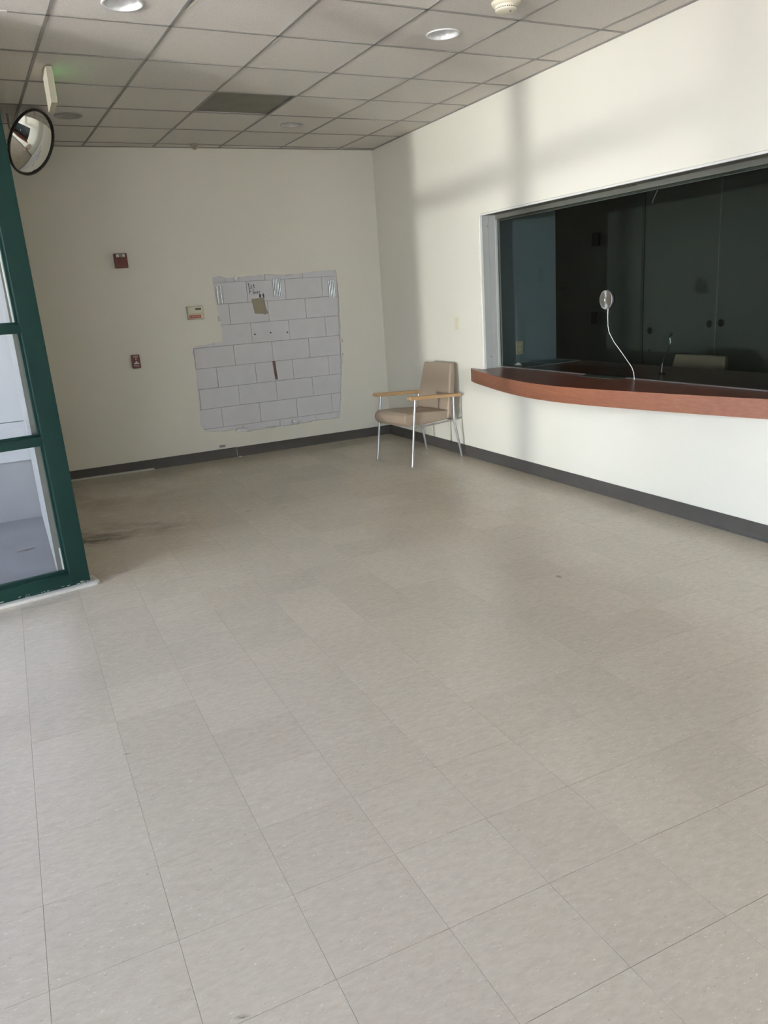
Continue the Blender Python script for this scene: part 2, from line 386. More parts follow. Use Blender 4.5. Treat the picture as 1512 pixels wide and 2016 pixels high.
# bare metal brackets, strap, paper, writing, holes
def bracket(x0, x1, z0, z1, ribs):
    r = tag(MB().box(x0, x1, YB - .004, YB + .001, z0, z1).build('metal_bracket', M['steel'], at=((x0+x1)/2, YB, z0)), *BR)
    for k in range(ribs):
        xx = x0 + (k + .5) * (x1 - x0) / ribs
        MB().tube([(xx, YB - .006, z0), (xx, YB - .006, z1)], .006, 6).build('rib', M['chrome'], r, at=((x0+x1)/2, YB, z0))
    return r
BR = ('bare metal furring bracket in wall opening, nearest its top left corner', 'bracket', 'metal brackets in the wall opening')
bracket(1.958, 2.03, 1.545, 1.71, 2)
BR = ('ribbed bare metal furring bracket at top middle of the wall opening', 'bracket', 'metal brackets in the wall opening')
bracket(2.553, 2.638, 1.578, 1.752, 5)
BR = ('ribbed bare metal furring bracket in top right corner of wall opening', 'bracket', 'metal brackets in the wall opening')
bracket(3.158, 3.232, 1.530, 1.70, 4)
st = MB().prism([[(2.464,YB-.003,.933),(2.492,YB-.003,.933),(2.504,YB-.003,.742),(2.476,YB-.003,.740)]], (0, .003, 0)).build('metal_strap', M['rust'], at=(2.48, YB, .74))
tag(st, 'short brown metal strap with two holes fixed to the bare blocks', 'strap')
for zz, xx in ((.90, 2.4805), (.79, 2.487)): MB().lathe([(.006, 0), (.006, .001), (0, .001)], (xx, YB - .003, zz), (0, -1, 0), 10).build('bolt_hole', M['dark'], st, at=(2.48, YB, .74))
pp = MB().prism([[(2.313,YB-.002,1.566),(2.445,YB-.002,1.575),(2.456,YB-.002,1.47),(2.475,YB-.002,1.418),(2.44,YB-.002,1.405),(2.42,YB-.002,1.415),(2.335,YB-.002,1.422)]], (0, .002, 0)).build('board_scrap', M['tan'], at=(2.39, YB, 1.41))
tag(pp, 'torn tan board scrap stuck on the exposed blocks below the handwriting', 'scrap')
def stroke(mb, pts, w=.0035):
    mb.tube([(x, YB - .0005, z) for x, z in pts], w, 5)
wr = MB()
def glyph(ch, x, z, s, sl=-.15):
    G = {'1': [[(0,.8),(.25,1),(.25,0)]], 's': [[(.5,.55),(.1,.6),(.1,.35),(.5,.25),(.45,0),(0,.05)]], 't': [[(.25,.8),(.25,.1),(.45,0)],[(0,.55),(.5,.55)]],
         'F': [[(0,0),(0,1),(.6,1)],[(0,.5),(.45,.5)]], 'l': [[(.1,1),(.1,0)]], 'o': [[(.25,.55),(0,.3),(.2,0),(.45,.2),(.4,.5),(.25,.55)]], 'r': [[(.05,.55),(.05,0)],[(.05,.4),(.4,.55)]],
         '#': [[(.15,0),(.25,1)],[(.4,0),(.5,1)],[(0,.35),(.6,.35)],[(.05,.7),(.65,.7)]], '4': [[(.4,0),(.45,1),(0,.4),(.65,.4)]]}
    for l in G[ch]: stroke(wr, [(x + px*s*.75, z + pz*s + sl*px*s*.75) for px, pz in l], .0028 if ch not in '#4' else .004)
for ch, x, z, s in (('1',2.292,1.672,.05),('s',2.318,1.675,.04),('t',2.345,1.675,.045),('F',2.30,1.618,.052),('l',2.338,1.616,.05),('o',2.350,1.616,.04),('o',2.374,1.616,.04),('r',2.398,1.616,.04),('#',2.398,1.577,.036),('4',2.43,1.574,.045)): glyph(ch, x, z, s)
wr.build('handwriting', M['ink'], wall_back)['label'] = 'black marker handwriting on block'
ah = MB()
for x, z in ((2.31,1.22),(2.478,1.2215),(2.659,1.212)): ah.lathe([(.008, 0), (.008, .002), (0, .002)], (x, YB, z), (0, -1, 0), 10)
ah.build('anchor_hole', M['dark'], wall_back)
bk = MB().box(1.795, 1.855, Y0 - .012, Y0, .118, .142).build('box_cover', M['tbar'], at=(1.825, Y0, .118), bevel=.003)
tag(bk, 'small grey metal cover on back wall just above the baseboard', 'cover')

# baseboards
def cove(name, p, q, nrm, h=.10, t=.006):
    p, q, n = Vector(p), Vector(q), Vector(nrm); prof = [(0, 0), (.014, 0), (.012, .006), (.0075, .016), (t, .03), (t, h - .003), (t - .002, h), (0, h)]
    V = [b + n * a + Vector((0, 0, z)) for b in (p, q) for a, z in prof]; m = len(prof)
    mb = MB().add(V, [(k, (k+1) % m, m + (k+1) % m, m + k) for k in range(m)] + [tuple(range(m))[::-1], tuple(range(m, 2*m))])
    return mb
struct(cove('', (.175, Y0, 0), (1.97, Y0, 0), (0, -1, 0)).build('baseboard_back', M['base']))
cove('', (1.974, Y0, 0), (X0, Y0, 0), (0, -1, 0), .098).build('baseboard_strip', M['base'], bpy.data.objects['baseboard_back'])
struct(cove('', (X0, Y0 - .014, 0), (X0, YF, 0), (-1, 0, 0)).build('baseboard_right', M['base']))
stk = MB().obox((.20, 7.862, .001), (.91, -.045, 0), (.0015, .024, 0), (0, 0, .018)).build('wood_strip', M['sillwhite'], at=(.65, 7.84, .001), bevel=.002)
tag(stk, 'loose white wooden strip lying along the back baseboard by window post', 'strip')
chip = MB().lathe([(.0, .0), (.02, .001), (.017, .006), (0, .008)], (1.99, 7.83, 0), (0, 0, 1), 7, False).build('gypsum_chip', M['plastered'], at=(1.99, 7.83, 0))
tag(chip, 'small white gypsum chip on floor against back baseboard', 'debris')

# ------------------------------------------------------------------ right wall with the office window opening
y0, y1, z0, z1 = OP
outer = [(YF, 0), (Y0 + DT, 0), (Y0 + DT, TOP), (YF, TOP)]
opening = [(y0, z0), (y1, z0), (y1, z1), (y0, z1)]
wall_right = struct(MB().prism([[(X0, y, z) for y, z in outer], [(X0, y, z) for y, z in opening]], (WT, 0, 0)).build('wall_right', M['wall']))
tr = struct(MB().box(X0 - .0025, X0, y0 - .06, 5.98, z1 + .001, 2.167).build('trim_1', M['wall']))
# frame of the office window
win = root('window_1')
fr = MB()
fl = .013
fr.box(3.770, 3.792, y0, y0 + fl, z0 + .11, z1); fr.box(3.770, 3.792, y1 - fl, y1, z0 + .11, z1); fr.box(3.770, 3.792, y0 + fl, y1 - fl, z1 - fl, z1)
fr.build('frame_flange', M['white'], win)['label'] = 'white frame flange'
jb = MB(); ji = .010
for a, b in ((3.7925, 3.854), (3.857, 3.920)):
    jb.box(a, b, y0, y0 + ji, z0 + .11, z1); jb.box(a, b, y1 - ji, y1, z0 + .11, z1); MB().box(a, b, y0 + ji, y1 - ji, z1 - ji, z1).build('head_liner', M['headgrey'], win)
jb.box(3.854, 3.857, y1 - .007, y1, z0 + .11, z1)
jb.build('jamb_liner', M['greyframe'], win)
sp = MB()
for a, b, d in ((3.9205, 3.9395, .018), (3.9505, 3.956, .030)):
    sp.box(a, b, y0, y0 + d, z0 + .11, z1); sp.box(a, b, y1 - d, y1, z0 + .11, z1); MB().box(a, b, y0 + d, y1 - d, z1 - d - .026, z1).build('head_stop', M['headgrey'], win)
    if d > .02: MB().box(a - .001, b, y0 + d, y1 - d, z1 - d - .030, z1 - d - .0265).build('head_bead', M['greyframe'], win)
sp.build('glazing_stop', M['greyframe'], win)
gp = MB().box(XG - .003, XG + .003, y0 + .004, y1 - .004, .836, z1 - .02).build('pane', M['tinted'], win); gp['label'] = 'dark tinted glass pane'
for a, b in ((4.756, y1 - .002), (y0 + .002, 4.30)):
    MB().box(3.935, 3.955, a, b, .8305, .838).build('glazing_channel', M['steel'], win)
MB().box(3.862, 3.90, 4.19, 4.335, z1 - .016, z1 - .010).build('head_plate', M['display'], win)['label'] = 'small dark plate under the window head'
for zz in (.93, 2.02): MB().lathe([(.004, 0), (.004, .001), (0, .001)], (3.845, y1 - ji, zz), (0, -1, 0), 8).build('screw', M['dark'], win)

# ------------------------------------------------------------------ counter (curved front, runs through the opening)
cnt = thing('counter', (X0, 4.5, .714), 'curved reddish-brown wooden service counter running through the office window', 'counter')
arc = [(3.757, 6.075), (3.73, 6.05), (3.66, 5.86), (3.585, 5.58), (3.505, 5.28), (3.44, 4.98), (3.405, 4.73), (3.397, 4.55), (3.402, 4.38), (3.43, 4.16), (3.475, 3.93), (3.545, 3.62), (3.615, 3.34), (3.69, 3.06), (3.74, 2.88), (3.757, 2.80)]
def smooth_curve(p, n=4):
    out = []
    for k in range(len(p) - 1):
        a, b, c, d = p[max(k-1, 0)], p[k], p[k+1], p[min(k+2, len(p)-1)]
        for t in range(n):
            u = t / n
            out.append(tuple(.5*((2*b[i]) + (-a[i]+c[i])*u + (2*a[i]-5*b[i]+4*c[i]-d[i])*u*u + (-a[i]+3*b[i]-3*c[i]+d[i])*u**3) for i in (0, 1)))
    return out + [p[-1]]
arc = smooth_curve(arc)
CZ = .828; CB = .717
back = [(X0 - .0005, 2.80), (X0 - .0005, y0 + .003), (4.66, y0 + .003), (4.66, 5.985), (3.9595, 5.985), (3.9595, y1 - .003), (X0 - .0005, y1 - .003)]
loop = [(x, y) for x, y in arc] + back + [(X0 - .0005, 6.075)]
def inset(x, y, e=.002):
    return (x + e, y)
MB().prism([[(x, y, CB + .002) for x, y in loop]], (0, 0, CZ - CB - .002)).build('counter_top', M['counter_top'], cnt, at=cnt.location)
eb = MB(); V = []
for x, y in arc: V += [(x - .0025, y, CB), (x - .0025, y, CZ), (x, y, CZ), (x, y, CB)]
F = []
for k in range(len(arc) - 1):
    a, b = 4*k, 4*k + 4
    F += [(a, b, b+1, a+1), (a+1, b+1, b+2, a+2), (a+3, a+2, b+2, b+3), (a, a+3, b+3, b)]
eb.add(V, F); eb.build('edge_band', M['counter_edge'], cnt, at=cnt.location)['label'] = 'lighter orange-brown edge band'
tr_ = thing('deal_tray', (3.95, 4.53, CZ), 'shallow dark green pass-through tray set in the counter under glass', 'tray')
MB().box(3.86, 4.05, 4.33, 4.73, CZ + .0005, CZ + .004).build('tray_plate', M['trayg'], tr_, at=tr_.location, bevel=.001)

# ------------------------------------------------------------------ office behind the glass
WX = X0 + WT
struct(MB().box(WX, 6.0, 1.2, Y0 + DT, -.1, -.001).build('floor_office', M['officefloor']))
struct(MB().box(WX, 6.0, 1.2, Y0 + DT, 2.62, 2.72).build('ceiling_office', M['officedark']))
struct(MB().box(WX, 4.64, 6.0, 6.12, 0, 2.62).build('wall_office_side', M['officewall']))
struct(MB().box(WX, 6.0, 1.1, 1.2, 0, 2.72).build('wall_office_front', M['officewall']))
ob = struct(MB().box(5.86, 6.0, 1.2, Y0 + DT, 0, 2.62).build('wall_office_back', M['officedark']))
struct(MB().box(WX, 6.0, Y0 + DT, Y0 + .2, 0, 2.72).build('wall_office_far', M['officedark']))
def closet(name, ya, yb, pulls, label):
    t = thing(name, (5.83, (ya+yb)/2, 0), label, 'door', 'tall dark closet doors')
    MB().box(5.812, 5.858, ya, yb, .02, 2.58).build('door_slab', M['officedark'], t, at=t.location, bevel=.003)
    for py, pz, r in pulls:
        MB().lathe([(r, 0), (r, .004), (r*.8, .004), (r*.75, .001), (0, .001)], (5.812, py, pz), (-1, 0, 0), 20).build('finger_pull' if r > .02 else 'key_hole', M['dark'], t, at=t.location)
struct(MB().box(5.845, 5.861, 6.112, 6.163, 0, 2.6).build('gap_shade', M['dark']))  # black strip painting the shade in the gap between the doors
struct(MB().box(5.806, 5.86, 5.203, 5.2105, .02, 2.58).build('trim_3', M['tbar']))
closet('closet_door', 6.16, 6.75, [], 'dark closet door left of the black gap, behind steel speaker disc')
closet('closet_door', 5.212, 6.115, [(6.02, .995, .033), (5.28, 1.062, .033), (6.02, .80, .014)], 'dark closet door with two round pulls behind tinted office glass')
closet('closet_door', 4.30, 5.200, [(5.15, 1.071, .033)], 'dark closet door at right, its one round pull beside the joint')
tag(MB().box(5.845, 5.86, 6.82, 6.94, 1.86, 2.0).build('wall_box', M['dark'], at=(5.85, 6.88, 1.86)), 'upper small black box on dark wall behind office glass', 'box', 'black boxes on the office wall')
tag(MB().box(5.845, 5.86, 6.85, 6.94, 1.05, 1.18).build('wall_box', M['dark'], at=(5.85, 6.9, 1.05)), 'lower small black box on dark wall behind office glass', 'box', 'black boxes on the office wall')
op = tag(MB().box(4.185, 4.262, 5.992, 6.0, .91, 1.03).build('outlet_plate', M['beige'], at=(4.22, 6, .91), bevel=.002), 'beige outlet plate on the blue office wall above counter', 'outlet')
for zz in (.94, .985): MB().box(4.208, 4.238, 5.990, 5.993, zz, zz + .028).build('socket', M['cream'], op, at=(4.22, 6, .91), bevel=.003)
# folders and paper on the inner counter
def sheet(pts, name, label, cat, edge=.006):
    c = Vector((sum(p[0] for p in pts)/4, sum(p[1] for p in pts)/4, CZ))
    o = tag(MB().prism([[(x, y, CZ + .0005) for x, y in pts]], (0, 0, .004)).build(name, M['folder'], at=c), label, cat, 'dark folders on the inner counter')
    e = MB()
    for k in range(4):
        p, q = Vector((*pts[k], CZ + .003)), Vector((*pts[(k+1) % 4], CZ + .003)); e.tube([p, q], .0035, 4)
    e.build('pale_edging', M['lens'], o, at=c); return o
sheet([(4.335, 5.97), (4.33, 5.63), (4.63, 5.65), (4.62, 5.965)], 'folder', 'dark pale-edged folder on inner counter in the office wall corner', 'folder')
sheet([(4.03, 5.97), (3.985, 5.62), (4.315, 5.64), (4.32, 5.965)], 'folder', 'dark pale-edged folder on inner counter next to the window jamb', 'folder')
tag(MB().add([(4.07, 5.87, CZ+.006), (4.11, 5.80, CZ+.006), (4.13, 5.88, CZ+.006), (4.10, 5.845, CZ+.03)], [(0,1,2),(0,3,1),(1,3,2),(2,3,0)]).build('paper_scrap', M['paper'], at=(4.1, 5.85, CZ+.006)), 'folded white paper scrap lying on a dark folder', 'paper')
tag(MB().prism([[(4.641, 6.005, 1.43), (4.641, 6.05, 1.43), (4.641, 6.01, 1.385)]], (.002, 0, 0)).build('sticker', M['paper'], at=(4.641, 6.02, 1.39)), 'tiny white triangular sticker at the blue office wall edge', 'sticker')
# speaker disc, cord, gooseneck
sd = thing('speak_through', (XG, 4.505, 1.379), 'round brushed aluminium speak-through disc mounted in tinted glass', 'speaker')
prof = [(0, .016), (.004, .016), (.010, .013), (.013, .018)]
for k in range(5): prof += [(.018 + k*.010, .0185), (.023 + k*.010, .0165)]
prof += [(.064, .019), (.067, .016), (.067, .008), (.06, .008)]
MB().lathe(prof, (XG - .003, 4.505, 1.379), (-1, 0, 0), 40).build('face_disc', M['brushed'], sd, at=sd.location)
MB().lathe([(.062, .0), (.070, .001), (.070, .0085), (0, .0085)], (XG - .003, 4.505, 1.379), (-1, 0, 0), 40).build('black_gasket', M['dark'], sd, at=sd.location)
MB().lathe([(.052, 0), (.052, .018), (.04, .024), (0, .024)], (XG + .003, 4.505, 1.379), (1, 0, 0), 32).build('rear_housing', M['dark'], sd, at=sd.location)
wp = [(3.925, 4.4805, 1.318), (3.922, 4.478, 1.26), (3.92, 4.4734, 1.20), (3.92, 4.462, 1.155), (3.92, 4.44, 1.125), (3.92, 4.408, 1.085), (3.92, 4.33, 1.015), (3.92, 4.2607, .950), (3.92, 4.225, .915), (3.92, 4.205, .88), (3.92, 4.197, CZ + .003)]
tag(MB().tube(wp, .0026, 8).build('speaker_cord', M['white'], at=wp[-1]), 'thin white cord hanging from speaker disc down to the counter', 'cord')
mic = thing('gooseneck_microphone', (4.237, 4.259, CZ), 'slim chrome gooseneck microphone standing on the inner counter', 'microphone')
MB().lathe([(.0, 0), (.028, 0), (.028, .008), (.012, .016), (0, .016)], (4.237, 4.259, CZ + .0005), (0, 0, 1), 20).build('base', M['dark'], mic, at=mic.location)
MB().tube([(4.237, 4.259, CZ + .014), (4.237, 4.258, .91)], .0055, 8).build('stem', M['chrome'], mic, at=mic.location)
gn = [(4.237, 4.258, .91), (4.237, 4.2406, .955), (4.237, 4.215, .99), (4.237, 4.1999, 1.02), (4.237, 4.1875, 1.065), (4.237, 4.192, 1.085), (4.237, 4.193, 1.10)]
MB().tube(gn, .0035, 8).build('gooseneck', M['chrome'], mic, at=mic.location)
MB().tube([(4.237, 4.196, 1.095), (4.237, 4.175, 1.122)], [.006, .008], 8).build('capsule', M['dark'], mic, at=mic.location)
hc = MB().tube([(3.965, 4.058, 2.085), (3.968, 4.075, 2.05), (3.968, 4.10, 2.015), (3.966, 4.118, 1.98)], .0032, 6).build('pale_curl', M['greyframe'], at=(3.966, 4.1, 2.0))  # thin pale curved mark just under the window head
tag(hc, 'short pale curved mark below the office window head', 'cable')

# ------------------------------------------------------------------ switch plate on the right wall
swp = tag(MB().box(X0 - .006, X0, 6.272, 6.344, 1.168, 1.283).build('switch_plate', M['cream'], at=(X0, 6.308, 1.168), bevel=.002), 'cream blank switch plate on right wall left of the office window', 'switch plate')
for zz in (1.19, 1.26): MB().lathe([(.003, 0), (.003, .001), (0, .001)], (X0 - .006, 6.308, zz), (-1, 0, 0), 8).build('screw', M['steel'], swp, at=(X0, 6.308, 1.168))

# ------------------------------------------------------------------ fire devices on the back wall
hs = thing('fire_strobe', (1.095, Y0, 1.92), 'square red fire alarm strobe high on the back wall', 'fire alarm')
MB().box(1.037, 1.153, Y0 - .050, Y0, 1.922, 2.052).build('housing', M['red'], hs, at=hs.location, bevel=.006)
MB().box(1.055, 1.135, Y0 - .056, Y0 - .049, 2.015, 2.047).build('strobe_lens', M['tbar'], hs, at=hs.location, bevel=.003)
for xx in (1.057, 1.112): MB().box(xx, xx + .022, Y0 - .059, Y0 - .055, 2.018, 2.042).build('reflector', M['paper'], hs, at=hs.location, bevel=.002)
def flat_text(body, size, x, z, y, m, parent, at):
    cu = bpy.data.curves.new('t', 'FONT'); cu.body = body; cu.size = size; cu.align_x = 'CENTER'; cu.extrude = .0006
    o = bpy.data.objects.new('t', cu); COL.objects.link(o)
    bpy.context.view_layer.update()
    me = bpy.data.meshes.new_from_object(o.evaluated_get(bpy.context.evaluated_depsgraph_get()))
    bpy.data.objects.remove(o)
    for v in me.vertices: a, b, c = v.co; v.co = Vector((x + a, y - c, z + b)) - Vector(at)
    me.materials.clear(); me.materials.append(m)
    o = bpy.data.objects.new('lettering', me); COL.objects.link(o); o.parent = parent; return o
ps = thing('fire_pull_station', (1.094, Y0, 1.0), 'small dark red fire pull station below the alarm strobe', 'pull station')
MB().box(1.056, 1.132, Y0 - .040, Y0, 1.002, 1.128).build('housing', M['red'], ps, at=ps.location, bevel=.005)
flat_text('FIRE', .026, 1.094, 1.102, Y0 - .041, M['lens'], ps, ps.location)
MB().lathe([(.007, 0), (.007, .003), (0, .003)], (1.094, Y0 - .040, 1.088), (0, -1, 0), 12).build('indicator', M['lens'], ps, at=ps.location)
MB().prism([[(1.070, Y0 - .040, 1.052), (1.084, Y0 - .040, 1.054), (1.090, Y0 - .040, 1.070), (1.097, Y0 - .040, 1.070), (1.103, Y0 - .040, 1.054), (1.118, Y0 - .040, 1.052), (1.118, Y0 - .040, 1.044), (1.070, Y0 - .040, 1.044)]], (0, -.010, 0)).build('pull_handle', M['lens'], ps, at=ps.location)
flat_text('PULL', .024, 1.094, 1.018, Y0 - .041, M['lens'], ps, ps.location)
ap = thing('annunciator_panel', (1.72, Y0, 1.41), 'beige fire annunciator panel with red label strip left of opening', 'control panel')
MB().box(1.642, 1.800, Y0 - .035, Y0, 1.412, 1.537).build('housing', M['beige'], ap, at=ap.location, bevel=.005)
MB().box(1.655, 1.790, Y0 - .037, Y0 - .0345, 1.470, 1.525).build('cover_plate', M['cream'], ap, at=ap.location, bevel=.002)
MB().box(1.722, 1.778, Y0 - .040, Y0 - .036, 1.500, 1.517).build('display', M['display'], ap, at=ap.location)
MB().box(1.655, 1.768, Y0 - .0365, Y0 - .0345, 1.424, 1.452).build('label_strip', M['redlabel'], ap, at=ap.location)
for k in range(6): MB().box(1.663 + k*.0168, 1.672 + k*.0168, Y0 - .0385, Y0 - .036, 1.434, 1.442).build('button', M['beige'], ap, at=ap.location)
MB().box(1.772, 1.790, Y0 - .0375, Y0 - .0345, 1.424, 1.452).build('key_switch', M['cream'], ap, at=ap.location, bevel=.002)

# ------------------------------------------------------------------ ceiling: slab, grid and lay-in panels
ceil = struct(MB().prism([[(X0 + WT, YF - .15, TOP), (X0 + WT, Y0 + .2, TOP), (.03, Y0 + .2, TOP), (.03, 4.75, TOP), (-1.74, 4.37, TOP), (-3.88, YF - .15, TOP)]], (0, 0, .2)).build('ceiling', M['plenum']))
CA = .04884; CO = (1.0795, 4.6296); D = .6096
ca, sa = math.cos(CA), math.sin(CA)
def cpt(a, b): return (CO[0] + a*D*ca - b*D*sa, CO[1] + b*D*ca + a*D*sa)
def clip(poly, f):
    out = []
    for k in range(len(poly)):
        p, q = poly[k], poly[(k+1) % len(poly)]; a, b = f(p), f(q)
        if a >= 0: out.append(p)
        if (a >= 0) != (b >= 0): t = a / (a - b); out.append((p[0]+(q[0]-p[0])*t, p[1]+(q[1]-p[1])*t))
    return out
def room_clip(poly):
    for f in (lambda p: (p[0] + 1.68)*7.13 - (p[1] - 4.33)*2.07, lambda p: X0 - .0005 - p[0], lambda p: p[0] - XL, lambda p: Y0 - .0005 - p[1], lambda p: p[1] - YF):
        poly = clip(poly, f)
        if len(poly) < 3: return None
    return poly
LIGHTS = [(.800, 4.367), (2.622, 4.426), (2.522, 6.831), (.721, 6.717)]
for k in range(-9, 6):
    for m in range(-13, 6):
        e = .009 / D
        q = room_clip([cpt(k + e, m + e), cpt(k + 1 - e, m + e), cpt(k + 1 - e, m + 1 - e), cpt(k + e, m + 1 - e)])
        if not q: continue
        if min(p[1] for p in q) > 4.5 and max(p[0] for p in q) < .18: continue
        if min(p[1] for p in q) > 4.5: q = clip(q, lambda p: p[0] - .171)
        if len(q) < 3: continue
        xs = [p[0] for p in q]; ys = [p[1] for p in q]
        if max(xs) - min(xs) < .03 or max(ys) - min(ys) < .03: continue
        cx_, cy_ = sum(xs)/len(xs), sum(ys)/len(ys)
        loops = [[(x, y, CH + .003) for x, y in q]]
        inside = lambda lx, ly: all(((q[(i+1) % len(q)][0]-q[i][0])*(ly-q[i][1]) - (q[(i+1) % len(q)][1]-q[i][1])*(lx-q[i][0])) > 0 for i in range(len(q)))
        for lx, ly in LIGHTS:
            if inside(lx, ly): loops.append([(lx + .088*math.cos(a), ly + .088*math.sin(a), CH + .003) for a in [2*math.pi*i/28 for i in range(28)]])
        dk = (k, m) == (1, 2)
        if (k, m) == (0, -1):      # broken corner, pale core showing
            a, b, c = q[0], (q[0][0] + .045, q[0][1] + .002), (q[3][0], q[3][1] - .15)
            loops[0] = [(x, y, CH + .003) for x, y in (b, q[1], q[2], q[3], c)]
            MB().prism([[(b[0], b[1], CH + .001), (b[0] + .022, b[1], CH + .001), (c[0] + .003, c[1] + .01, CH + .001), (c[0], c[1], CH + .001)]], (0, 0, .002)).build('broken_edge', M['cream'], ceil)
        o = MB().prism(loops, (0, 0, .015)).build('ceiling_panel', M['smoked'] if dk else M['panel'], ceil, at=(cx_, cy_, CH))
        o.location = (cx_, cy_, CH)
        if dk: o['label'] = 'dark discoloured panel'; o.location.z += .006
def gridbar(p, q, w=.0085):
    p, q = Vector((*p, 0)), Vector((*q, 0)); t = (q - p).normalized(); n = Vector((-t.y, t.x, 0))
    a = [p - n*w, q - n*w, q + n*w, p + n*w]
    c = room_clip([(v.x, v.y) for v in a])
    if not c: return
    if min(v[1] for v in c) > 4.5:
        c = clip(c, lambda v: v[0] - .172)
        if len(c) < 3: return
    MB().prism([[(x, y, CH - .001) for x, y in c]], (0, 0, .004)).build('grid_bar', M['tbar'], ceil)
for k in range(-9, 7):
    if k <= -2: gridbar(cpt(k, -13), cpt(k, 0))
    else: gridbar(cpt(k, -13), cpt(k, 6))
for m in range(-13, 6):
    gridbar(cpt(-9, m), cpt(6, m)) if m < 0 else gridbar(cpt(-1.3, m), cpt(6, m))
for a_, b_, m_ in ((.0, 1.0, 2), (.05, .22, 0)):          # bare white strips of grid showing
    kk = 2 if m_ == 2 else 1
    p0, p1 = Vector((*cpt(kk + .012, m_ + a_), CH - .0015)), Vector((*cpt(kk + .012, m_ + b_), CH - .0015))
    t_ = (p1 - p0).normalized(); n_ = Vector((t_.y, -t_.x, 0))
    MB().prism([[p0, p1, p1 + n_*.007, p0 + n_*.007]], (0, 0, .003)).build('bare_flange', M['white'], ceil)
wa = MB(); wa.box(X0 - .020, X0, YF, Y0, CH - .002, CH + .002); wa.box(.172, X0 - .02, Y0 - .020, Y0, CH - .002, CH + .002)
wa.build('wall_angle', M['tbar'], ceil)

def downlight(x, y, label, mt='can'):
    t = thing('downlight', (x, y, CH), label, 'downlight', 'round recessed ceiling downlights')
    MB().lathe([(.086, .03), (.086, .002), (.084, -.001), (.100, -.004), (.102, 0), (.102, .0025), (.09, .0025)], (x, y, CH), (0, 0, 1), 40).build('trim_ring', M[mt], t, at=t.location)
    MB().lathe([(.084, -.001), (.080, .02), (.062, .085), (.058, .085), (.058, .088), (.09, .088)], (x, y, CH), (0, 0, 1), 40).build('reflector', M[mt], t, at=t.location)
    MB().lathe([(.0575, .09), (0, .0905)], (x, y, CH), (0, 0, 1), 24).build('lamp_socket', M['dark'], t, at=t.location)
downlight(*LIGHTS[0], 'recessed white downlight at the top edge, above the hanging exit sign')
downlight(*LIGHTS[1], 'recessed white downlight nearest the smoke detector')
downlight(*LIGHTS[2], 'recessed white downlight behind the dark ceiling panel near back wall', 'candim')
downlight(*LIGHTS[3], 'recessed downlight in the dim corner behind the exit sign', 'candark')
sm = thing('smoke_detector', (2.69, 3.88, CH), 'cream round smoke detector on ceiling at the top edge', 'smoke detector')
MB().lathe([(.0, -.048), (.050, -.046), (.058, -.040), (.060, -.024)], (2.69, 3.88, CH), (0, 0, 1), 32).build('cap', M['cream'], sm, at=sm.location)
MB().lathe([(.060, -.024), (.060, -.020), (.068, -.020), (.076, -.010), (.078, 0)], (2.69, 3.88, CH), (0, 0, 1), 32).build('base', M['cream'], sm, at=sm.location)
vs = MB()
for k in range(16):
    a = 2*math.pi*k/16; c, s_ = math.cos(a), math.sin(a)
    vs.obox((2.69 + .0585*c - .008*(-s_), 3.88 + .0585*s_ - .008*c, CH - .036), (.016*(-s_), .016*c, 0), (-.003*c, -.003*s_, 0), (0, 0, .009))
vs.build('vent_slot', M['dark'], sm, at=sm.location)
MB().lathe([(.005, 0), (.005, -.003), (0, -.003)], (2.70, 3.855, CH - .047), (0, 0, 1), 10).build('test_button', M['rust'], sm, at=sm.location)
spk = thing('sprinkler_head', (1.875, 7.70, CH), 'small sprinkler head on the ceiling close to back wall', 'sprinkler')
MB().lathe([(.040, 0), (.038, -.010), (.022, -.016), (0, -.016)], (1.875, 7.70, CH), (0, 0, 1), 24).build('escutcheon', M['tan'], spk, at=spk.location)
MB().lathe([(.010, -.014), (.008, -.035), (.020, -.040), (.020, -.042), (0, -.042)], (1.875, 7.70, CH), (0, 0, 1), 16).build('deflector', M['tan'], spk, at=spk.location)
# exit sign (seen edge-on)
ex = thing('exit_sign', (.53, 5.57, CH), 'cream exit sign box hanging edge-on from the ceiling', 'sign')
MB().box(.500, .534, 5.43, 5.70, CH - .205, CH - .008).build('housing', M['cream'], ex, at=ex.location, bevel=.004)
MB().box(.495, .540, 5.50, 5.63, CH - .009, CH - .0015).build('canopy', M['cream'], ex, at=ex.location)
m_, nt_, p_ = newmat('green_sign_face'); p_.inputs['Base Color'].default_value = (.1, .4, .12, 1); p_.inputs['Emission Color'].default_value = (.35, 1, .30, 1); p_.inputs['Emission Strength'].default_value = .25
m2_, nt_, p_ = newmat('cream_sign_face'); p_.inputs['Base Color'].default_value = (.75, .72, .58, 1); p_.inputs['Emission Color'].default_value = (1, .95, .76, 1); p_.inputs['Emission Strength'].default_value = .13
MB().box(.4975, .4995, 5.436, 5.694, CH - .202, CH - .011).build('sign_panel', m2_, ex, at=ex.location)
MB().box(.5345, .5365, 5.445, 5.685, CH - .19, CH - .025).build('lit_face', m_, ex, at=ex.location)

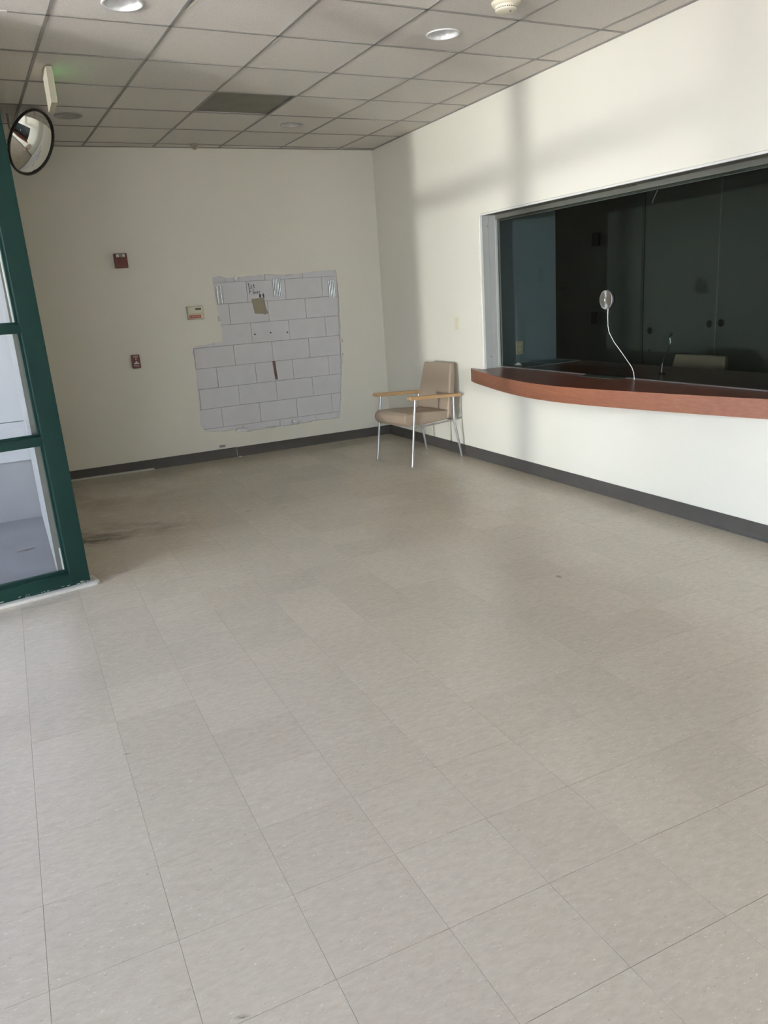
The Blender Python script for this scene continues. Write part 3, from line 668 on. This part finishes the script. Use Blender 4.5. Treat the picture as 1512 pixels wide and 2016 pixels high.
# convex mirror
mp_ = Vector((.4209, 6.5429, 2.7423)); mn = Vector((.676, -.567, -.47)).normalized()
mr = thing('convex_mirror', mp_, 'round convex safety mirror with black rim hung beside window post', 'mirror')
RM = .222; sag = .055; RS = (RM*RM + sag*sag) / (2*sag)
prof = [(RM * k / 14, math.sqrt(max(RS*RS - (RM*k/14)**2, 0)) - (RS - sag)) for k in range(15)]
mm_, nt_, p_ = newmat('mirror_acrylic'); p_.inputs['Metallic'].default_value = 1; p_.inputs['Roughness'].default_value = .03; p_.inputs['Base Color'].default_value = (.80, .80, .77, 1)
MB().lathe(prof, mp_, mn, 56).build('mirror_dome', mm_, mr, at=mp_)
MB().lathe([(RM - .004, .004), (RM, .012), (RM + .008, .010), (RM + .010, -.004), (RM, -.010)], mp_, mn, 56).build('rim', M['rim'], mr, at=mp_)
MB().lathe([(RM, -.010), (RM * .5, -.022), (0, -.024)], mp_, mn, 40).build('backing', M['tbar'], mr, at=mp_)
MB().tube([mp_ - mn*.022, mp_ - mn*.09, Vector((.30, 6.68, CH - .10)), Vector((.30, 6.68, CH - .003))], .009, 8).build('bracket', M['steel'], mr, at=mp_)

# ------------------------------------------------------------------ green storefront window on the left
SB = Vector((.221, 4.624, 0)); su = Vector((.9861, .1663, 0)).normalized(); sn = Vector((.1663, -.9861, 0)).normalized()
def sp3(s, d, z): return SB + su*(s - .0095*z*1.0 + .008) + sn*(d - .03) + Vector((0, 0, z))
win2 = root('window_2')
def sbox(s0, s1, d0, d1, za, zb):
    mb = MB(); V = [sp3(s, d, z) for z in (za, zb) for s, d in ((s0, d0), (s1, d0), (s1, d1), (s0, d1))]
    return mb.add(V, [(3,2,1,0),(4,5,6,7),(0,1,5,4),(1,2,6,5),(2,3,7,6),(3,0,4,7)])
SL = -1.93
def sp_fix(s): return s
ZT = TOP
sbox(-.128, -.020, -.11, 0, .02, ZT).build('corner_post', M['green'], win2, bevel=.003)
for s0, s1, a, b in ((SL, -.128, .02, .098), (SL, -.128, .850, .898), (SL, -.128, 1.457, 1.502), (SL, -.128, 2.40, 2.46), (SL, -.128, 2.90, ZT)):
    sbox(s0, s1, -.11, 0, a, b).build('rail', M['green'], win2, bevel=.002)
sbox(SL, SL + .10, -.11, 0, .098, 2.90).build('end_post', M['green'], win2)
for a, b in ((.098, .850), (.898, 1.457), (1.502, 2.40), (2.46, 2.90)):
    sbox(SL + .10, -.128, -.062, -.056, a, b).build('pane', M['clear'], win2)
    bd = MB()
    for mb in (sbox(-.140, -.128, -.055, -.035, a, b), sbox(SL + .1, -.128, -.055, -.035, a, a + .014)):
        bd.add(mb.v, mb.f)
    bd.build('glazing_bead', M['green'], win2)
sbox(-.146, -.139, -.075, -.063, 1.51, 2.39).build('weather_strip', M['white'], win2)['label'] = 'white weather strip'
sbox(-.145, -.137, -.075, -.063, .102, .24).build('weather_strip', M['white'], win2)['label'] = 'white weather strip'
sl = MB(); V = [sp3(s, d, z) for s, d, z in ((SL, -.11, 0), (.02, -.11, 0), (.024, .02, 0), (.005, .034, 0), (SL, .034, 0), (SL, -.11, .020), (.02, -.11, .020), (.024, .02, .020), (.005, .034, .017), (SL, .034, .017))]
sl.add(V, [(4,3,2,1,0), (5,6,7,8,9), (0,1,6,5), (1,2,7,6), (2,3,8,7), (3,4,9,8), (4,0,5,9)]).build('sill', M['sillwhite'], win2)['label'] = 'chipped white sill strip'
# chipped paint flecks on the green bottom rail
ck = MB()
for k in range(26):
    s = random.uniform(-.52, -.02); z = .022 + random.uniform(0, .012)
    ck.obox(sp3(s, .0004, z), su*random.uniform(.004, .022), sn*.0006, (0, 0, random.uniform(.001, .003)))
ck.build('paint_chips', M['sillwhite'], win2)['kind'] = 'stuff'

# wall behind the post, exterior of the notch, and the rest of the shell
wi = struct(MB().box(.045, .17, 4.735, Y0 + DT, -.1, TOP).build('wall_inner', M['wall']))
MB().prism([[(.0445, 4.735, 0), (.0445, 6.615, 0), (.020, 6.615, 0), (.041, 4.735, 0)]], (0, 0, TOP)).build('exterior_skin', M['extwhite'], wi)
MB().box(.041, .165, 4.726, 4.7345, 0, TOP).build('end_cap', M['endgrey'], wi)
ext = struct(MB().box(-6, .037, 6.64, 6.95, -.1, .463).build('wall_exterior', M['concrete']))
MB().box(-6, .036, 6.625, 6.95, .466, .768).build('ledge_course', M['render'], ext)
MB().box(-6, .036, 6.645, 6.95, .772, 4.2).build('upper_wall', M['render'], ext)
struct(MB().prism([[(.029, 4.76, -.1), (.029, 6.64, -.1), (-6, 6.64, -.1), (-6, 4.34, -.1), (-1.76, 4.38, -.1)]], (0, 0, .096)).build('floor_exterior', M['concrete']))
lf = MB()
for k in range(7):
    a = -.18 + k*.016; lf.add([(a, 5.657 + k*.005, .0), (a + .02, 5.66 + k*.005, .004), (a + .018, 5.675 + k*.005, .001 + .004*(k % 2)), (a + .002, 5.672 + k*.004, .003)], [(0,1,2,3)])
tag(lf.build('dry_leaf', M['rust'], at=(-.13, 5.67, 0)), 'curled dry leaf on concrete outside the green window', 'leaf')
fac = struct(MB().box(-19, -16, -34, 4, -.13, 9.0).build('bounce_wall', M['facade']))  # unseen facade added to bounce sunlight into the room
MB().box(-19, 6, -34, -30, -.13, 9).build('side_block', M['facade'], fac)
for yy in range(-32, 2, 4):
    for zz in (1.0, 4.2, 7.0): MB().box(-16.03, -15.99, yy, yy + 1.3, zz, zz + 1.3).build('facade_window', M['display'], fac)
struct(MB().box(-6, .04, 4.75, 6.95, 3.2, 3.4).build('shade_canopy', M['render']))  # unseen canopy added to dim the daylight in the notch
grd = struct(MB().box(-60, 8, -40, 40, -.4, -.13).build('ground', M['pavement']))
struct(MB().prism([[(XL - .1, YF, -.1), (X0 + WT, YF, -.1), (X0 + WT, YF, TOP), (XL - .1, YF, TOP)], [(-3.6, YF, .02), (-.25, YF, .02), (-.25, YF, 2.75), (-3.6, YF, 2.75)]], (0, -.15, 0)).build('wall_front', M['wall']))
w4 = root('window_4')  # unseen front window, added to send more daylight to the back wall
for a in (-3.6, -2.5, -1.4, -.33): MB().box(a, a + .08, YF - .12, YF - .03, .02, 2.75).build('mullion', M['green'], w4)
for a in (.02, 1.0, 2.67): MB().box(-3.6, -.25, YF - .11, YF - .04, a, a + .08).build('transom', M['green'], w4)
MB().box(-3.6, -.25, YF - .08, YF - .075, .02, 2.75).build('pane', M['clear'], w4)
w3 = root('window_3')      # slanted window wall, out of frame, that lights the room
def wbox(a, b, d0, d1, za, zb): return MB().obox(WA + wd*a + wnrm*d0 + Vector((0, 0, za)), wd*(b - a), wnrm*(d1 - d0), (0, 0, zb - za))
wbox(0, WLN, -.10, 0, 0, .12).build('rail', M['green'], w3); wbox(0, WLN, -.10, 0, 2.84, TOP).build('rail', M['green'], w3)
for k in range(7): wbox(k*WLN/6.05, k*WLN/6.05 + .07, -.10, 0, .12, 2.84).build('mullion', M['green'], w3)
for a in (.94, 1.80): wbox(0, WLN, -.09, -.01, a, a + .06).build('transom', M['green'], w3)
wbox(0, WLN, -.055, -.05, .12, 2.84).build('pane', M['clear'], w3)

# ------------------------------------------------------------------ chair
def soft(pts_front, name): pass
def make_chair(name, label):
    t = thing(name, (0, 0, 0), label, 'chair')
    def leg(p, r=.011):
        MB().tube(p, r, 12).build('leg', M['steel'], t)
    def foot(p): MB().tube([p, (p[0], p[1], p[2] + .006)], .0115, 10).build('foot_glide', M['dark'], t)
    # local axes: +x front, +y = chair's left
    for s in (1, -1):
        leg([(.297, s*.2686, .004), (.22, s*.262, .60)])
        leg([(-.305, s*.2613, .004), (-.233, s*.255, .355), (-.233, s*.255, .37), (-.233, s*.258, .578)])
    for s in (1, -1):
        a = MB(); V = []
        for x, zt, zb, hw in ((.295, .636, .612, .022), (.28, .640, .604, .026), (.0, .620, .590, .026), (-.27, .600, .571, .024), (-.31, .598, .574, .020)):
            V += [(x, s*.262 - hw, zb), (x, s*.262 + hw, zb), (x, s*.262 + hw, zt), (x, s*.262 - hw, zt)]
        F = [(0,1,2,3), (16,19,18,17)]
        for k in range(4):
            for e in range(4): F.append((4*k+e, 4*k+4+e, 4*k+4+(e+1) % 4, 4*k+(e+1) % 4))
        a.add(V, F).build('armrest', M['oak'], t, bevel=.005)
        MB().tube([(.245, s*.2645, .352), (-.233, s*.255, .362)], .008, 8).build('side_rail', M['steel'], t)
    MB().tube([(-.233, .255, .362), (-.233, -.255, .362)], .008, 8).build('rear_rail', M['steel'], t)
    # seat cushion: thick, waterfall front
    def loft(name, sections, bevel):
        mb = MB(); V = [p for s_ in sections for p in s_]; n = len(sections[0]); F = [tuple(range(n)), tuple(range(len(V) - n, len(V)))[::-1]]
        for k in range(len(sections) - 1):
            for e in range(n): F.append((k*n+e, (k+1)*n+e, (k+1)*n+(e+1) % n, k*n+(e+1) % n))
        mb.add(V, F); o = mb.build(name, M['vinyl'], t, bevel=bevel, seg=4)
        for f in o.data.polygons: f.use_smooth = True
        return o
    prof = [(.288, .366), (.318, .395), (.326, .430), (.318, .462), (.285, .484), (.10, .478), (-.13, .458), (-.195, .448), (-.205, .372), (0, .364)]
    secs = []
    for y, k in ((-.236, .90), (-.222, 1), (0, 1.03), (.222, 1), (.236, .90)):
        secs.append([(x, y * (1.0 - .04*(x < -.1)), .42 + (z - .42) * k) for x, z in prof])
    loft('seat', secs, .008)
    # backrest: tapered, reclined
    secs = []
    for zz, xf, th, hw in ((.385, -.172, .060, .236), (.46, -.185, .066, .234), (.60, -.212, .068, .225), (.74, -.240, .064, .212), (.84, -.262, .056, .202), (.872, -.270, .044, .198)):
        secs.append([(xf, -hw + .012, zz), (xf + .006, 0, zz), (xf, hw - .012, zz), (xf - .010, hw, zz), (xf - th, hw - .004, zz), (xf - th, -hw + .004, zz), (xf - .010, -hw, zz)])
    loft('backrest', secs, .008)
    return t
ch = make_chair('armchair', 'taupe vinyl armchair with wooden arms and silver legs in corner')
ch.location = (3.3514, 6.4222, 0); ch.rotation_euler = (0, 0, math.atan2(-.1808, -.9835))
# second chair, behind the counter: only the top of its back shows
c2 = ch.copy(); c2.name = 'armchair'; COL.objects.link(c2)
for p in list(ch.children):
    q = p.copy(); q.parent = c2; COL.objects.link(q)
c2['label'] = 'beige chair behind the counter inside the office, only its back showing'
c2.location = (4.80, 4.70, 0); c2.rotation_euler = (0, 0, math.pi); c2.scale = (1, 1.3, 1.0)
